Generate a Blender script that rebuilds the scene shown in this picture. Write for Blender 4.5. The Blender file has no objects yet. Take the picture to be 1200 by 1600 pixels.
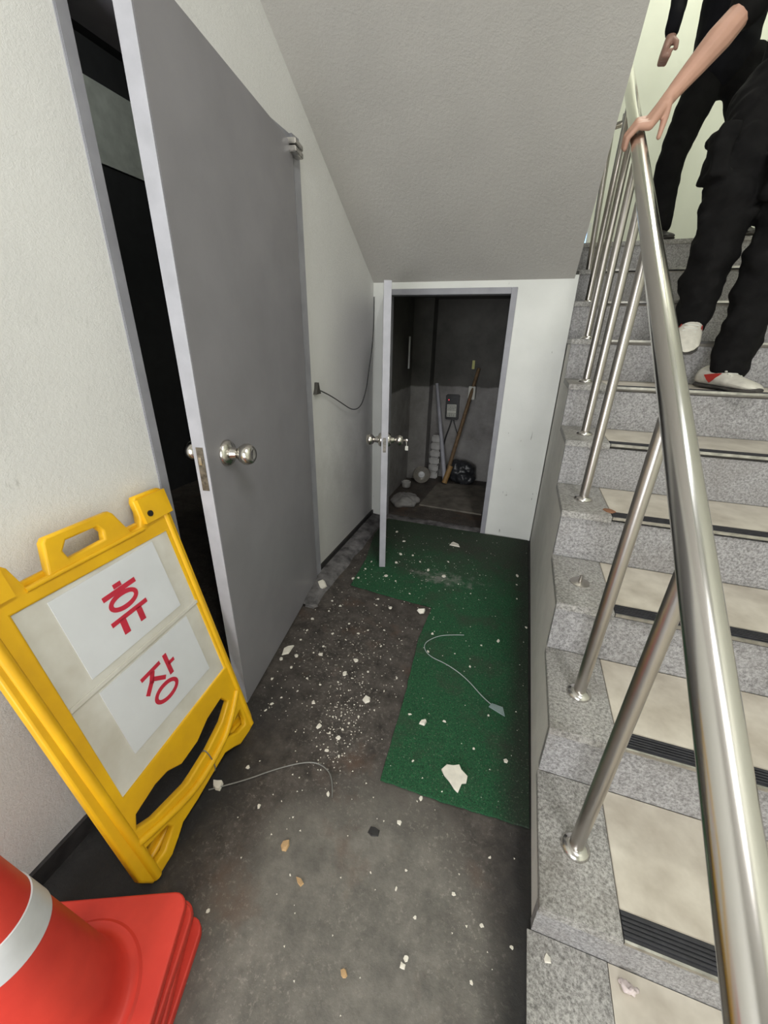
import bpy, bmesh, math, random
from mathutils import Vector, Matrix, noise
random.seed(7)
S = bpy.context.scene
COL = S.collection
V = Vector

# ------------------------------------------------------------------ camera, world, lights, exposure
YAW, PITCH, ROLL, FPX = 18.2, 23.7, 1.2, 618.0
CAM = V((0, 0, 1.40))
def cam_axes():
    y, p, r = map(math.radians, (YAW, PITCH, ROLL))
    f = V((-math.sin(y)*math.cos(p), math.cos(y)*math.cos(p), -math.sin(p)))
    rt = V((math.cos(y), math.sin(y), 0)); up = rt.cross(f)
    r2 = rt*math.cos(r) + up*math.sin(r)
    return r2, r2.cross(f), f
cr, cu, cf = cam_axes()
cd = bpy.data.cameras.new('camera'); co = bpy.data.objects.new('camera', cd); COL.objects.link(co)
M = Matrix((cr, cu, -cf)).transposed().to_4x4(); M.translation = CAM
co.matrix_world = M
cd.sensor_fit = 'HORIZONTAL'; cd.sensor_width = 36; cd.lens = FPX/1200*36
cd.clip_start = 0.02
S.camera = co
S.view_settings.view_transform = 'Standard'; S.view_settings.look = 'None'
S.view_settings.gamma = 1; S.view_settings.use_curve_mapping = False
S.view_settings.exposure = 0.0
W = bpy.data.worlds.new('world'); S.world = W; W.use_nodes = True
W.node_tree.nodes['Background'].inputs[0].default_value = (0.9, 0.95, 1, 1)
W.node_tree.nodes['Background'].inputs[1].default_value = 0.3
def area(name, loc, size, power, col, target=None, shape='RECTANGLE'):
    l = bpy.data.lights.new(name, 'AREA'); l.shape = shape; l.size, l.size_y = size
    l.energy = power; l.color = col
    o = bpy.data.objects.new(name, l); COL.objects.link(o); o.location = loc
    d = (V(target) - V(loc)) if target else V((0, 0, -1))
    o.rotation_euler = d.to_track_quat('-Z', 'Y').to_euler()
    return o
area('lobby_lamp', (0.85, -0.55, 3.7), (0.35, 1.2), 44, (1.0, 0.99, 0.975), (0.2, 0.9, 0.6))
area('rear_fill_light', (-0.35, -2.5, 1.25), (1.3, 2.2), 88, (0.96, 0.975, 1.0), (0.1, 1.5, 1.5))  # unseen fill behind the camera, added to brighten soffit and stair side
area('landing_lamp', (1.1, 4.0, 5.2), (1.1, 0.35), 40, (1.0, 1.0, 0.88), (1.0, 3.6, 1.5))
area('dark_room_fill', (-2.0, 2.2, 3.1), (0.3, 0.3), 4, (0.95, 1.0, 0.93), (-3.1, 2.9, 2.7))  # added fill, no fixture here; lifts the beam in the side room
area('stairwell_lamp', (1.25, 1.6, 5.2), (0.12, 2.6), 26, (0.95, 0.97, 1.0), (0.6, 1.3, 0.5))

# ------------------------------------------------------------------ helpers
def tag(o, label=None, cat=None, group=None, kind=None):
    if label: o['label'] = label
    if cat: o['category'] = cat
    if group: o['group'] = group
    if kind: o['kind'] = kind
    return o
def thing(name, label, cat, loc, group=None, kind=None):
    o = bpy.data.objects.new(name, None); COL.objects.link(o); o.location = V(loc)
    o.empty_display_size = 0.05
    return tag(o, label, cat, group, kind)
def worldloc(o):
    v = V((0, 0, 0))
    while o: v += o.location; o = o.parent
    return v
def link(name, me, m, parent=None, origin=None, smooth=False):
    """mesh authored in world coordinates"""
    o = bpy.data.objects.new(name, me); COL.objects.link(o)
    if parent:
        me.transform(Matrix.Translation(-worldloc(parent))); o.parent = parent
    else:
        if origin is None: origin = (0, 0, 0)
        me.transform(Matrix.Translation(-V(origin))); o.location = V(origin)
    me.materials.clear()
    me.materials.append(m)
    if smooth:
        for p in me.polygons: p.use_smooth = True
    return o
def obj(name, bm, m, parent=None, origin=None, smooth=False, bevel=0.0):
    if bevel:
        bmesh.ops.bevel(bm, geom=[e for e in bm.edges if e.is_manifold and e.calc_face_angle(0) > 0.6], offset=bevel, segments=2, affect='EDGES', clamp_overlap=True)
    me = bpy.data.meshes.new(name); bmesh.ops.recalc_face_normals(bm, faces=bm.faces[:]); bm.to_mesh(me); bm.free()
    o = link(name, me, m, parent, origin, smooth)
    if smooth and bevel == 0:
        try: me.set_sharp_from_angle(angle=math.radians(50))
        except Exception: pass
    return o
def nb(): return bmesh.new()
def box(bm, a, b, mx=None):
    a, b = V(a), V(b); c = (a+b)/2; s = b-a
    m = Matrix.Translation(c) @ Matrix.Diagonal((s.x, s.y, s.z, 1))
    bmesh.ops.create_cube(bm, size=1, matrix=(mx @ m) if mx else m)
    return bm
def frame_of(d):
    d = V(d).normalized(); q = d.to_track_quat('Z', 'Y'); return q.to_matrix().to_4x4()
def cyl(bm, p, q, r, r2=None, n=24, caps=True):
    p, q = V(p), V(q); m = Matrix.Translation((p+q)/2) @ frame_of(q-p)
    bmesh.ops.create_cone(bm, cap_ends=caps, segments=n, radius1=r, radius2=r if r2 is None else r2, depth=(q-p).length, matrix=m)
    return bm
def lathe(bm, prof, p, d, n=32):
    """prof: list of (r, h) along axis d from p"""
    m = Matrix.Translation(V(p)) @ frame_of(d); rings = []
    for r, h in prof:
        rings.append([bm.verts.new(m @ V((max(r, 1e-4)*math.cos(t*2*math.pi/n), max(r, 1e-4)*math.sin(t*2*math.pi/n), h))) for t in range(n)])
    for a, b in zip(rings, rings[1:]):
        for i in range(n): bm.faces.new((a[i], a[(i+1) % n], b[(i+1) % n], b[i]))
    if prof[0][0] > 1e-3 : bm.faces.new(rings[0][::-1])
    if prof[-1][0] > 1e-3: bm.faces.new(rings[-1])
    return bm
def prism(bm, pts, axis, a, b):
    """polygon pts (2D) extruded along axis from a to b"""
    def P(u, v, w):
        return {0: V((w, u, v)), 1: V((u, w, v)), 2: V((u, v, w))}[axis]
    A = [bm.verts.new(P(u, v, a)) for u, v in pts]; B = [bm.verts.new(P(u, v, b)) for u, v in pts]
    n = len(pts)
    for i in range(n): bm.faces.new((A[i], A[(i+1) % n], B[(i+1) % n], B[i]))
    bm.faces.new(A[::-1]); bm.faces.new(B)
    return bm
def eval_mesh(o):
    dg = bpy.context.evaluated_depsgraph_get(); dg.update()
    me = bpy.data.meshes.new_from_object(o.evaluated_get(dg)); return me
def tube_mesh(pts, r, res=3, smooth_path=True, radii=None):
    cu_ = bpy.data.curves.new('t', 'CURVE'); cu_.dimensions = '3D'; cu_.bevel_depth = r; cu_.bevel_resolution = res
    cu_.use_fill_caps = True
    if smooth_path:
        sp = cu_.splines.new('NURBS'); sp.points.add(len(pts)-1); sp.use_endpoint_u = True; sp.order_u = 3; sp.resolution_u = 8
    else:
        sp = cu_.splines.new('POLY'); sp.points.add(len(pts)-1)
    for i, p in enumerate(pts):
        sp.points[i].co = (*p, 1)
        if radii: sp.points[i].radius = radii[i]
    o = bpy.data.objects.new('t', cu_); COL.objects.link(o); me = eval_mesh(o)
    bpy.data.objects.remove(o); bpy.data.curves.remove(cu_); return me
def plate_mesh(loops, th, bev, mx, smoothloops=()):
    """filled 2D outline with holes, thickness th (front face at local z=0, body behind), placed by mx"""
    c = bpy.data.curves.new('p', 'CURVE'); c.dimensions = '2D'; c.fill_mode = 'BOTH'
    c.extrude = max(th/2 - bev, 1e-4); c.bevel_depth = bev; c.bevel_resolution = 2; c.offset = -bev
    for k, L in enumerate(loops):
        if k in smoothloops:
            sp = c.splines.new('NURBS'); sp.order_u = 3; sp.resolution_u = 6
        else: sp = c.splines.new('POLY')
        sp.points.add(len(L)-1); sp.use_cyclic_u = True
        for i, (u, v) in enumerate(L): sp.points[i].co = (u, v, 0, 1)
    o = bpy.data.objects.new('p', c); COL.objects.link(o); me = eval_mesh(o)
    bpy.data.objects.remove(o); bpy.data.curves.remove(c)
    me.transform(mx @ Matrix.Translation((0, 0, -th/2)))
    return me
def join_meshes(mes):
    bm = nb()
    for m_ in mes: bm.from_mesh(m_)
    return bm
def hull_caps(bm, chain, sub=2):
    """chain of (point, radius): tapered capsules between neighbours"""
    for (p, r), (q, s) in zip(chain, chain[1:]):
        t = nb()
        bmesh.ops.create_icosphere(t, subdivisions=sub, radius=r, matrix=Matrix.Translation(V(p)))
        bmesh.ops.create_icosphere(t, subdivisions=sub, radius=s, matrix=Matrix.Translation(V(q)))
        res = bmesh.ops.convex_hull(t, input=t.verts[:])
        bmesh.ops.delete(t, geom=[g for g in res['geom_interior'] if isinstance(g, bmesh.types.BMVert)], context='VERTS')
        me = bpy.data.meshes.new('h'); t.to_mesh(me); t.free(); bm.from_mesh(me); bpy.data.meshes.remove(me)
    return bm
def ellipsoid(bm, c, r, mx=None):
    m = Matrix.Translation(V(c)) @ (mx or Matrix()) @ Matrix.Diagonal((*r, 1))
    bmesh.ops.create_icosphere(bm, subdivisions=3, radius=1, matrix=m)
def remesh(bm, voxel, smooth_it=4, amp=0, sc=6.0, stretch=(1, 1, 1)):
    me = bpy.data.meshes.new('r'); bm.to_mesh(me); bm.free()
    o = bpy.data.objects.new('r', me); COL.objects.link(o)
    m_ = o.modifiers.new('r', 'REMESH'); m_.mode = 'VOXEL'; m_.voxel_size = voxel
    s_ = o.modifiers.new('s', 'SMOOTH'); s_.factor = 0.5; s_.iterations = smooth_it
    out = eval_mesh(o); bpy.data.objects.remove(o); bpy.data.meshes.remove(me)
    if amp:
        ns = [v.normal.copy() for v in out.vertices]
        for v, n_ in zip(out.vertices, ns):
            p = V((v.co.x*stretch[0], v.co.y*stretch[1], v.co.z*stretch[2]))*sc
            v.co += n_*amp*(noise.noise(p) + 0.5*noise.noise(p*2.3))
    return out

# ------------------------------------------------------------------ materials
def newmat(name):
    m = bpy.data.materials.new(name); m.use_nodes = True
    nt = m.node_tree; return m, nt, nt.nodes['Principled BSDF']
def coords(nt, scale=None):
    tc = nt.nodes.new('ShaderNodeTexCoord'); out = tc.outputs['Object']
    if scale:
        mp = nt.nodes.new('ShaderNodeMapping'); mp.inputs['Scale'].default_value = scale
        nt.links.new(out, mp.inputs[0]); out = mp.outputs[0]
    return out
def nz(nt, co_, sc, det=4, rough=0.55):
    n_ = nt.nodes.new('ShaderNodeTexNoise'); n_.inputs['Scale'].default_value = sc; n_.inputs['Detail'].default_value = det
    n_.inputs['Roughness'].default_value = rough; nt.links.new(co_, n_.inputs['Vector']); return n_.outputs['Fac']
def ramp(nt, fac, stops):
    r = nt.nodes.new('ShaderNodeValToRGB'); e = r.color_ramp.elements
    while len(e) > len(stops): e.remove(e[-1])
    while len(e) < len(stops): e.new(0.5)
    for el, (p, c) in zip(e, stops):
        el.position = p; el.color = (c, c, c, 1) if isinstance(c, (int, float)) else (*c, 1)
    nt.links.new(fac, r.inputs[0]); return r.outputs[0]
def mix(nt, fac, a, b, mode='MIX'):
    m = nt.nodes.new('ShaderNodeMix'); m.data_type = 'RGBA'; m.blend_type = mode
    if isinstance(fac, (int, float)): m.inputs[0].default_value = fac
    else: nt.links.new(fac, m.inputs[0])
    for i, s in ((6, a), (7, b)):
        if isinstance(s, (tuple, list)): m.inputs[i].default_value = (*s, 1) if len(s) == 3 else s
        else: nt.links.new(s, m.inputs[i])
    return m.outputs[2]
def math_(nt, op, a, b=0.0):
    m = nt.nodes.new('ShaderNodeMath'); m.operation = op
    for i, s in ((0, a), (1, b)):
        if isinstance(s, (int, float)): m.inputs[i].default_value = s
        else: nt.links.new(s, m.inputs[i])
    return m.outputs[0]
def bump(nt, bs, h, strength, dist=0.01):
    b = nt.nodes.new('ShaderNodeBump'); b.inputs['Strength'].default_value = strength; b.inputs['Distance'].default_value = dist
    nt.links.new(h, b.inputs['Height']); nt.links.new(b.outputs[0], bs.inputs['Normal'])
def simple(name, c, rough=0.5, metal=0.0, var=0.12, sc=12, bmp=0.0, bsc=60, c2=None, rvar=0.0):
    m, nt, bs = newmat(name); co_ = coords(nt)
    n_ = nz(nt, co_, sc)
    c2 = c2 or tuple(x*(1-var*2.2) for x in c)
    nt.links.new(ramp(nt, n_, [(0.3, c2), (0.68, c)]), bs.inputs['Base Color'])
    bs.inputs['Roughness'].default_value = rough; bs.inputs['Metallic'].default_value = metal
    if rvar:
        nt.links.new(ramp(nt, nz(nt, co_, sc*2), [(0.3, rough-rvar), (0.7, rough+rvar)]), bs.inputs['Roughness'])
    if bmp: bump(nt, bs, nz(nt, co_, bsc, 3), bmp, 0.004)
    return m
def stucco(name, c, dirt=(0.30, 0.29, 0.27), lowdirt=0.0, sc=230):
    """painted rough plaster; scuffs and grime near the foot keep their own ragged shape"""
    m, nt, bs = newmat(name); co_ = coords(nt)
    base = ramp(nt, nz(nt, co_, 3.0, 5), [(0.25, tuple(x*0.90 for x in c)), (0.75, c)])
    scuff = ramp(nt, nz(nt, coords(nt, (9, 9, 3)), 3.2, 6, 0.7), [(0.66, 0.0), (0.78, 0.55)])
    base = mix(nt, scuff, base, dirt)
    if lowdirt:
        sp = nt.nodes.new('ShaderNodeSeparateXYZ'); nt.links.new(co_, sp.inputs[0])
        h = math_(nt, 'ADD', sp.outputs['Z'], math_(nt, 'MULTIPLY', nz(nt, co_, 5, 5, 0.7), -0.9))
        g = ramp(nt, h, [(0.0, lowdirt), (0.45, 0.0)])
        base = mix(nt, g, base, dirt)
    nt.links.new(base, bs.inputs['Base Color'])
    bs.inputs['Roughness'].default_value = 0.75
    hh = math_(nt, 'ADD', nz(nt, co_, sc, 6, 0.75), math_(nt, 'MULTIPLY', nz(nt, co_, sc*0.35, 2), 0.8))
    bump(nt, bs, hh, 0.42, 0.005)
    return m
def granite(name, lo, hi, grime=(0.16, 0.14, 0.12), gam=0.35):
    m, nt, bs = newmat(name); co_ = coords(nt)
    sp = ramp(nt, nz(nt, co_, 115, 5, 0.85), [(0.38, lo), (0.5, tuple((a+b)/2 for a, b in zip(lo, hi))), (0.62, hi)])
    sp = mix(nt, ramp(nt, nz(nt, co_, 3.5, 5, 0.65), [(0.5, 0.0), (0.72, gam)]), sp, grime)
    nt.links.new(sp, bs.inputs['Base Color']); bs.inputs['Roughness'].default_value = 0.5
    return m

m_wall = stucco('stucco_white', (0.76, 0.755, 0.735), lowdirt=0.35)
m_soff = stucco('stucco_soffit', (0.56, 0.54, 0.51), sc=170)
m_end = simple('smooth_white_paint', (0.78, 0.79, 0.75), 0.6, var=0.05, sc=4)
def scuffed():
    m, nt, bs = newmat('smooth_white_paint'); co_ = coords(nt)
    b = ramp(nt, nz(nt, co_, 4), [(0.3, (0.72, 0.73, 0.69)), (0.7, (0.79, 0.80, 0.76))])
    k = ramp(nt, nz(nt, coords(nt, (26, 26, 7)), 1.0, 3, 0.6), [(0.70, 0.0), (0.735, 0.75)])
    b = mix(nt, k, b, (0.22, 0.21, 0.18))
    nt.links.new(b, bs.inputs['Base Color']); bs.inputs['Roughness'].default_value = 0.55
    bump(nt, bs, nz(nt, co_, 90, 3), 0.15, 0.004); return m
m_endw = scuffed()
m_land = simple('cream_wall_paint', (0.80, 0.82, 0.70), 0.6, var=0.03, sc=3)
m_side = simple('grey_render', (0.72, 0.70, 0.65), 0.75, var=0.05, sc=9, bmp=0.3, bsc=90)
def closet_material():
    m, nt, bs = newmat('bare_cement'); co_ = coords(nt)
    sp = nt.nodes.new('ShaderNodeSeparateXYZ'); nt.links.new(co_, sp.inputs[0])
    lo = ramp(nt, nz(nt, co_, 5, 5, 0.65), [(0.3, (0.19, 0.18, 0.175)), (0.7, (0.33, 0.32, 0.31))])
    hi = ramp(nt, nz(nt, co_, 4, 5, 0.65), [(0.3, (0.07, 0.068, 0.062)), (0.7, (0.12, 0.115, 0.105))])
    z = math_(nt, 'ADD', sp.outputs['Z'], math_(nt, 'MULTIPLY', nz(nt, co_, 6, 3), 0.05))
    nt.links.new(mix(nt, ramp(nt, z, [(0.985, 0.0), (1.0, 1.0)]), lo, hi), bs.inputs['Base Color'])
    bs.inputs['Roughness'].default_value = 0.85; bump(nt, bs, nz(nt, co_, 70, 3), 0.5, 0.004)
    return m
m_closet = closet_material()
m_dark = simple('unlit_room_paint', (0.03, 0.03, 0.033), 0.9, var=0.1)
m_darklight = simple('room_beam_paint', (0.60, 0.62, 0.58), 0.9, var=0.1)
m_door = simple('grey_door_paint', (0.27, 0.262, 0.282), 0.42, var=0.06, sc=5, bmp=0.05)
m_dedge_lit = simple('grey_door_lit_edge', (0.43, 0.43, 0.465), 0.45, var=0.08, sc=14)  # door grey made lighter: light on the camera-facing edge put into the colour
m_frame = simple('frame_grey_paint', (0.33, 0.33, 0.36), 0.45, var=0.1, sc=10)
m_base = simple('black_skirting', (0.035, 0.033, 0.033), 0.55, var=0.3, sc=20)
m_steel = simple('brushed_steel', (0.62, 0.60, 0.57), 0.2, 1.0, var=0.02, sc=3)
m_steel2 = simple('baluster_steel', (0.50, 0.47, 0.44), 0.30, 1.0, var=0.05, sc=5)
m_chrome = simple('knob_metal', (0.66, 0.63, 0.58), 0.22, 1.0, var=0.1, sc=60)
m_gran = granite('riser_granite', (0.15, 0.145, 0.145), (0.46, 0.45, 0.45))
m_gran2 = granite('tread_granite', (0.14, 0.135, 0.125), (0.50, 0.485, 0.46), gam=0.5)
m_tile = simple('beige_marble', (0.66, 0.61, 0.52), 0.35, var=0.10, sc=9, c2=(0.44, 0.39, 0.32))
m_rub = simple('black_rubber', (0.035, 0.035, 0.042), 0.55, var=0.2, sc=40)
m_alu = simple('aluminium', (0.62, 0.60, 0.57), 0.3, 1.0, var=0.2, sc=30)
m_yel = simple('yellow_plastic', (0.90, 0.52, 0.008), 0.42, var=0.08, sc=6, c2=(0.72, 0.39, 0.01), bmp=0.05)
m_panel = simple('grubby_white_panel', (0.72, 0.71, 0.66), 0.5, var=0.10, sc=7, c2=(0.55, 0.52, 0.45))
m_sheet = simple('white_paper', (0.74, 0.76, 0.79), 0.35, var=0.04, sc=5, bmp=0.25, bsc=14)
m_red = simple('red_print', (0.60, 0.03, 0.06), 0.4, var=0.06)
m_cone = simple('red_cone_rubber', (0.72, 0.055, 0.034), 0.45, var=0.12, sc=5, c2=(0.50, 0.03, 0.02))
m_band = simple('reflective_band', (0.70, 0.71, 0.73), 0.35, var=0.08)
m_skin = simple('skin', (0.58, 0.33, 0.24), 0.5, var=0.08, sc=8)
def dull(m, sp=0.15):
    m.node_tree.nodes['Principled BSDF'].inputs['Specular IOR Level'].default_value = sp; return m
m_skin2 = simple('skin_b', (0.40, 0.22, 0.17), 0.5, var=0.08, sc=8)
m_cloth = dull(simple('black_cotton', (0.011, 0.0105, 0.0105), 0.9, var=0.2, sc=20, bmp=0.4, bsc=40))
m_cloth2 = dull(simple('black_trouser_cloth', (0.009, 0.0085, 0.0085), 0.92, var=0.2, sc=14, bmp=0.4, bsc=50))
m_navy = dull(simple('navy_black_cloth', (0.009, 0.009, 0.012), 0.9, var=0.2, sc=14))
m_hair = simple('black_hair', (0.012, 0.010, 0.009), 0.6, var=0.2, sc=80)
m_shoe = simple('off_white_leather', (0.66, 0.63, 0.55), 0.55, var=0.12, sc=25, bmp=0.25, bsc=35)
m_sole = simple('grey_rubber_sole', (0.07, 0.065, 0.06), 0.7, var=0.2)
m_shoered = simple('red_shoe_patch', (0.45, 0.03, 0.02), 0.6, var=0.1)
m_shoeb = simple('dark_shoe', (0.03, 0.027, 0.022), 0.6, var=0.2)
m_chip = simple('plaster_white', (0.80, 0.76, 0.66), 0.85, var=0.08, sc=40)
m_orange = simple('tan_plaster', (0.55, 0.36, 0.18), 0.85, var=0.15, sc=60)
m_wire = simple('dull_wire', (0.30, 0.30, 0.28), 0.5, 0.3, var=0.2)
m_cable = simple('dark_cable', (0.05, 0.05, 0.05), 0.6, var=0.2)
m_black = simple('black_plastic', (0.012, 0.012, 0.013), 0.4, var=0.2)
m_label = simple('label_paper', (0.62, 0.62, 0.56), 0.6, var=0.05)
m_ink = simple('black_ink', (0.02, 0.02, 0.02), 0.6, var=0.1)
m_pvc = simple('grey_pipe_plastic', (0.42, 0.42, 0.47), 0.5, var=0.1)
m_wood = simple('weathered_wood', (0.19, 0.12, 0.06), 0.7, var=0.2, sc=25)
m_board = simple('grubby_board', (0.20, 0.18, 0.15), 0.8, var=0.25, sc=9)
m_bag = simple('black_bag', (0.035, 0.037, 0.042), 0.35, var=0.2, bmp=0.6, bsc=14)
m_foam = simple('pale_block', (0.50, 0.49, 0.48), 0.8, var=0.12)
m_conc = simple('rough_concrete', (0.21, 0.20, 0.20), 0.85, var=0.36, sc=16, bmp=0.9, bsc=35)
m_yl = simple('yellow_tag', (0.55, 0.55, 0.2), 0.6, var=0.05)

def floor_material():
    m, nt, bs = newmat('grimy_concrete_floor'); co_ = coords(nt)
    sp = nt.nodes.new('ShaderNodeSeparateXYZ'); nt.links.new(co_, sp.inputs[0])
    X, Y = sp.outputs['X'], sp.outputs['Y']
    wob = math_(nt, 'MULTIPLY', math_(nt, 'SUBTRACT', nz(nt, co_, 3.5, 5, 0.6), 0.5), 0.9)
    wob2 = math_(nt, 'MULTIPLY', math_(nt, 'SUBTRACT', nz(nt, co_, 9, 5, 0.7), 0.5), 0.3)
    dark = ramp(nt, nz(nt, co_, 14, 6, 0.7), [(0.32, (0.022, 0.018, 0.015)), (0.68, (0.098, 0.084, 0.073))])
    pale = ramp(nt, nz(nt, co_, 10, 6, 0.7), [(0.3, (0.085, 0.080, 0.070)), (0.7, (0.205, 0.19, 0.165))])
    # worn pale patch on the near floor: an ellipse with a ragged edge
    ex = math_(nt, 'DIVIDE', math_(nt, 'ADD', X, 0.22), 0.36); ey = math_(nt, 'DIVIDE', math_(nt, 'SUBTRACT', Y, 0.30), 0.50)
    d = math_(nt, 'ADD', math_(nt, 'ADD', math_(nt, 'MULTIPLY', ex, ex), math_(nt, 'MULTIPLY', ey, ey)), math_(nt, 'MULTIPLY', wob, 1.6))
    worn = ramp(nt, math_(nt, 'MULTIPLY', d, 0.5), [(0.30, 1.0), (0.72, 0.0)])
    c = mix(nt, worn, dark, pale)
    rust = ramp(nt, nz(nt, co_, 4.2, 4, 0.6), [(0.56, 0.0), (0.70, 0.5)])
    c = mix(nt, rust, c, (0.12, 0.065, 0.04))
    blk = ramp(nt, nz(nt, co_, 2.6, 5, 0.7), [(0.60, 0.0), (0.72, 0.6)])
    c = mix(nt, blk, c, (0.022, 0.02, 0.019))
    # trodden plaster dust, streaky
    dust = ramp(nt, nz(nt, co_, 70, 5, 0.8), [(0.54, 0.0), (0.66, 0.7)])
    zone = ramp(nt, nz(nt, co_, 2.6, 5, 0.7), [(0.40, 0.0), (0.60, 1.0)])
    c = mix(nt, math_(nt, 'MULTIPLY', dust, zone), c, (0.34, 0.31, 0.27))
    # near-black strip along the stair string and the left wall
    def soft(v, a, b):
        r = nt.nodes.new('ShaderNodeMapRange'); r.inputs[1].default_value = a; r.inputs[2].default_value = b; r.clamp = True
        nt.links.new(v, r.inputs[0]); return r.outputs[0]
    edge = soft(math_(nt, 'ADD', X, math_(nt, 'MULTIPLY', wob2, 0.4)), 0.10, 0.19)
    edge2 = soft(math_(nt, 'ADD', X, math_(nt, 'MULTIPLY', wob2, 0.9)), -0.62, -0.76)
    near = soft(math_(nt, 'ADD', Y, math_(nt, 'MULTIPLY', wob2, 0.9)), 1.15, 0.75)
    edge3 = math_(nt, 'MULTIPLY', edge2, near)
    c = mix(nt, math_(nt, 'MULTIPLY', math_(nt, 'MAXIMUM', edge, edge3), 0.88), c, (0.012, 0.012, 0.012))
    nt.links.new(c, bs.inputs['Base Color'])
    nt.links.new(ramp(nt, nz(nt, co_, 7, 4), [(0.3, 0.45), (0.7, 0.8)]), bs.inputs['Roughness'])
    bump(nt, bs, nz(nt, co_, 45, 5, 0.7), 0.5, 0.004)
    return m
def mat_material():
    m, nt, bs = newmat('green_turf_mat'); co_ = coords(nt)
    g = ramp(nt, nz(nt, co_, 260, 3, 0.8), [(0.36, (0.002, 0.026, 0.010)), (0.64, (0.018, 0.135, 0.048))])
    g = mix(nt, ramp(nt, nz(nt, co_, 2.6, 5, 0.7), [(0.50, 0.0), (0.66, 0.75)]), g, (0.035, 0.042, 0.028))
    sp = nt.nodes.new('ShaderNodeSeparateXYZ'); nt.links.new(co_, sp.inputs[0])
    # dirt trodden in at the doorway end; darker along the string
    w = math_(nt, 'MULTIPLY', math_(nt, 'SUBTRACT', nz(nt, co_, 6, 5, 0.7), 0.5), 1.1)
    far = ramp(nt, math_(nt, 'MULTIPLY', math_(nt, 'ADD', sp.outputs['Y'], w), 0.33), [(0.68, 0.0), (0.86, 0.7)])
    g = mix(nt, far, g, (0.035, 0.036, 0.027))
    rt_ = nt.nodes.new('ShaderNodeMapRange'); rt_.inputs[1].default_value = 0.10; rt_.inputs[2].default_value = 0.18
    nt.links.new(math_(nt, 'ADD', sp.outputs['X'], math_(nt, 'MULTIPLY', w, 0.08)), rt_.inputs[0]); rt = rt_.outputs[0]
    g = mix(nt, math_(nt, 'MULTIPLY', rt, 0.8), g, (0.018, 0.022, 0.016))
    # chalky plaster smear
    ex = math_(nt, 'DIVIDE', math_(nt, 'ADD', sp.outputs['X'], 0.30), 0.30); ey = math_(nt, 'DIVIDE', math_(nt, 'SUBTRACT', sp.outputs['Y'], 2.16), 0.10)
    d = math_(nt, 'ADD', math_(nt, 'ADD', math_(nt, 'MULTIPLY', ex, ex), math_(nt, 'MULTIPLY', ey, ey)), math_(nt, 'MULTIPLY', math_(nt, 'SUBTRACT', nz(nt, co_, 14, 6, 0.8), 0.42), 5.0))
    g = mix(nt, ramp(nt, d, [(0.1, 0.65), (0.9, 0.0)]), g, (0.26, 0.25, 0.23))
    dust = ramp(nt, nz(nt, co_, 110, 5, 0.85), [(0.58, 0.0), (0.68, 0.75)])
    g = mix(nt, dust, g, (0.30, 0.30, 0.24))
    nt.links.new(g, bs.inputs['Base Color']); bs.inputs['Roughness'].default_value = 0.9
    bump(nt, bs, nz(nt, co_, 300, 3, 0.8), 0.8, 0.004)
    return m
m_floor = floor_material(); m_mat = mat_material()

# ------------------------------------------------------------------ setting
def struct(name, bm, m, **k): return tag(obj(name, bm, m, **k), kind='structure')
XL, XR, YE, XW = -1.066, 0.227, 2.91, 1.75
ZC = 1.745                                    # soffit meets end wall
SL = 0.62
struct('floor', box(nb(), (-3.2, -2.9, -0.1), (XW, 4.4, 0)), m_floor)
# left wall with door opening
D1a, D1b, D1h = 0.912, 1.93, 2.165
bm = nb()
box(bm, (XL-0.14, -2.9, 0), (XL, D1a, 5.4)); box(bm, (XL-0.14, D1b, 0), (XL, YE+0.12, 5.4)); box(bm, (XL-0.14, D1a, D1h), (XL, D1b, 5.4))
struct('wall_left', bm, m_wall)
# end wall with closet opening
OX0, OX1, OH = -0.985, -0.115, 1.705
bm = nb()
box(bm, (XL, YE, 0), (OX0, YE+0.12, ZC+0.02)); box(bm, (OX1, YE, 0), (0.2205, YE+0.12, ZC+0.02)); box(bm, (OX0, YE, OH), (OX1, YE+0.12, ZC+0.02))
struct('wall_end', bm, m_endw)
# sloped underside of the upper flight
y0 = -0.5; zt = ZC+SL*(YE-y0)
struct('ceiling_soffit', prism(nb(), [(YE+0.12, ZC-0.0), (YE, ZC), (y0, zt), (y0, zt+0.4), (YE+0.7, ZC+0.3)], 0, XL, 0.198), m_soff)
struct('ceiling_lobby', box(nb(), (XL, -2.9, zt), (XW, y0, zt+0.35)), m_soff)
struct('ceiling_stairwell', box(nb(), (XL, y0, 5.3), (XW, 5.1, 5.4)), m_end)
struct('wall_landing', box(nb(), (XL, 5.0, 1.7), (XW, 5.12, 5.4)), m_land)
struct('wall_right', box(nb(), (XW, -2.9, 0), (XW+0.12, 5.1, 5.4)), m_land)
struct('wall_back', box(nb(), (XL, -3.0, 0), (XW, -2.88, 4.0)), m_end)
struct('floor_landing', box(nb(), (XL, 3.66, 1.755), (XW, 5.0, 2.045)), m_gran)
# window strip low on landing wall, bluish daylight
mw, nt, bs = newmat('window_daylight'); bs.inputs['Emission Color'].default_value = (0.35, 0.62, 1, 1); bs.inputs['Emission Strength'].default_value = 2.2
bs.inputs['Base Color'].default_value = (0.5, 0.7, 1, 1)
w1 = tag(thing('window_1', 'narrow bluish window strip low on the landing wall beside the soffit edge', 'window', (0.28, 4.99, 2.05)), kind='structure')
obj('window_pane', box(nb(), (0.18, 4.985, 2.06), (0.375, 4.998, 2.43)), mw, w1)
bm = nb(); box(bm, (0.375, 4.97, 2.05), (0.40, 5.0, 2.45)); box(bm, (0.16, 4.97, 2.43), (0.375, 5.0, 2.455)); obj('window_frame', bm, m_end, w1)
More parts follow.
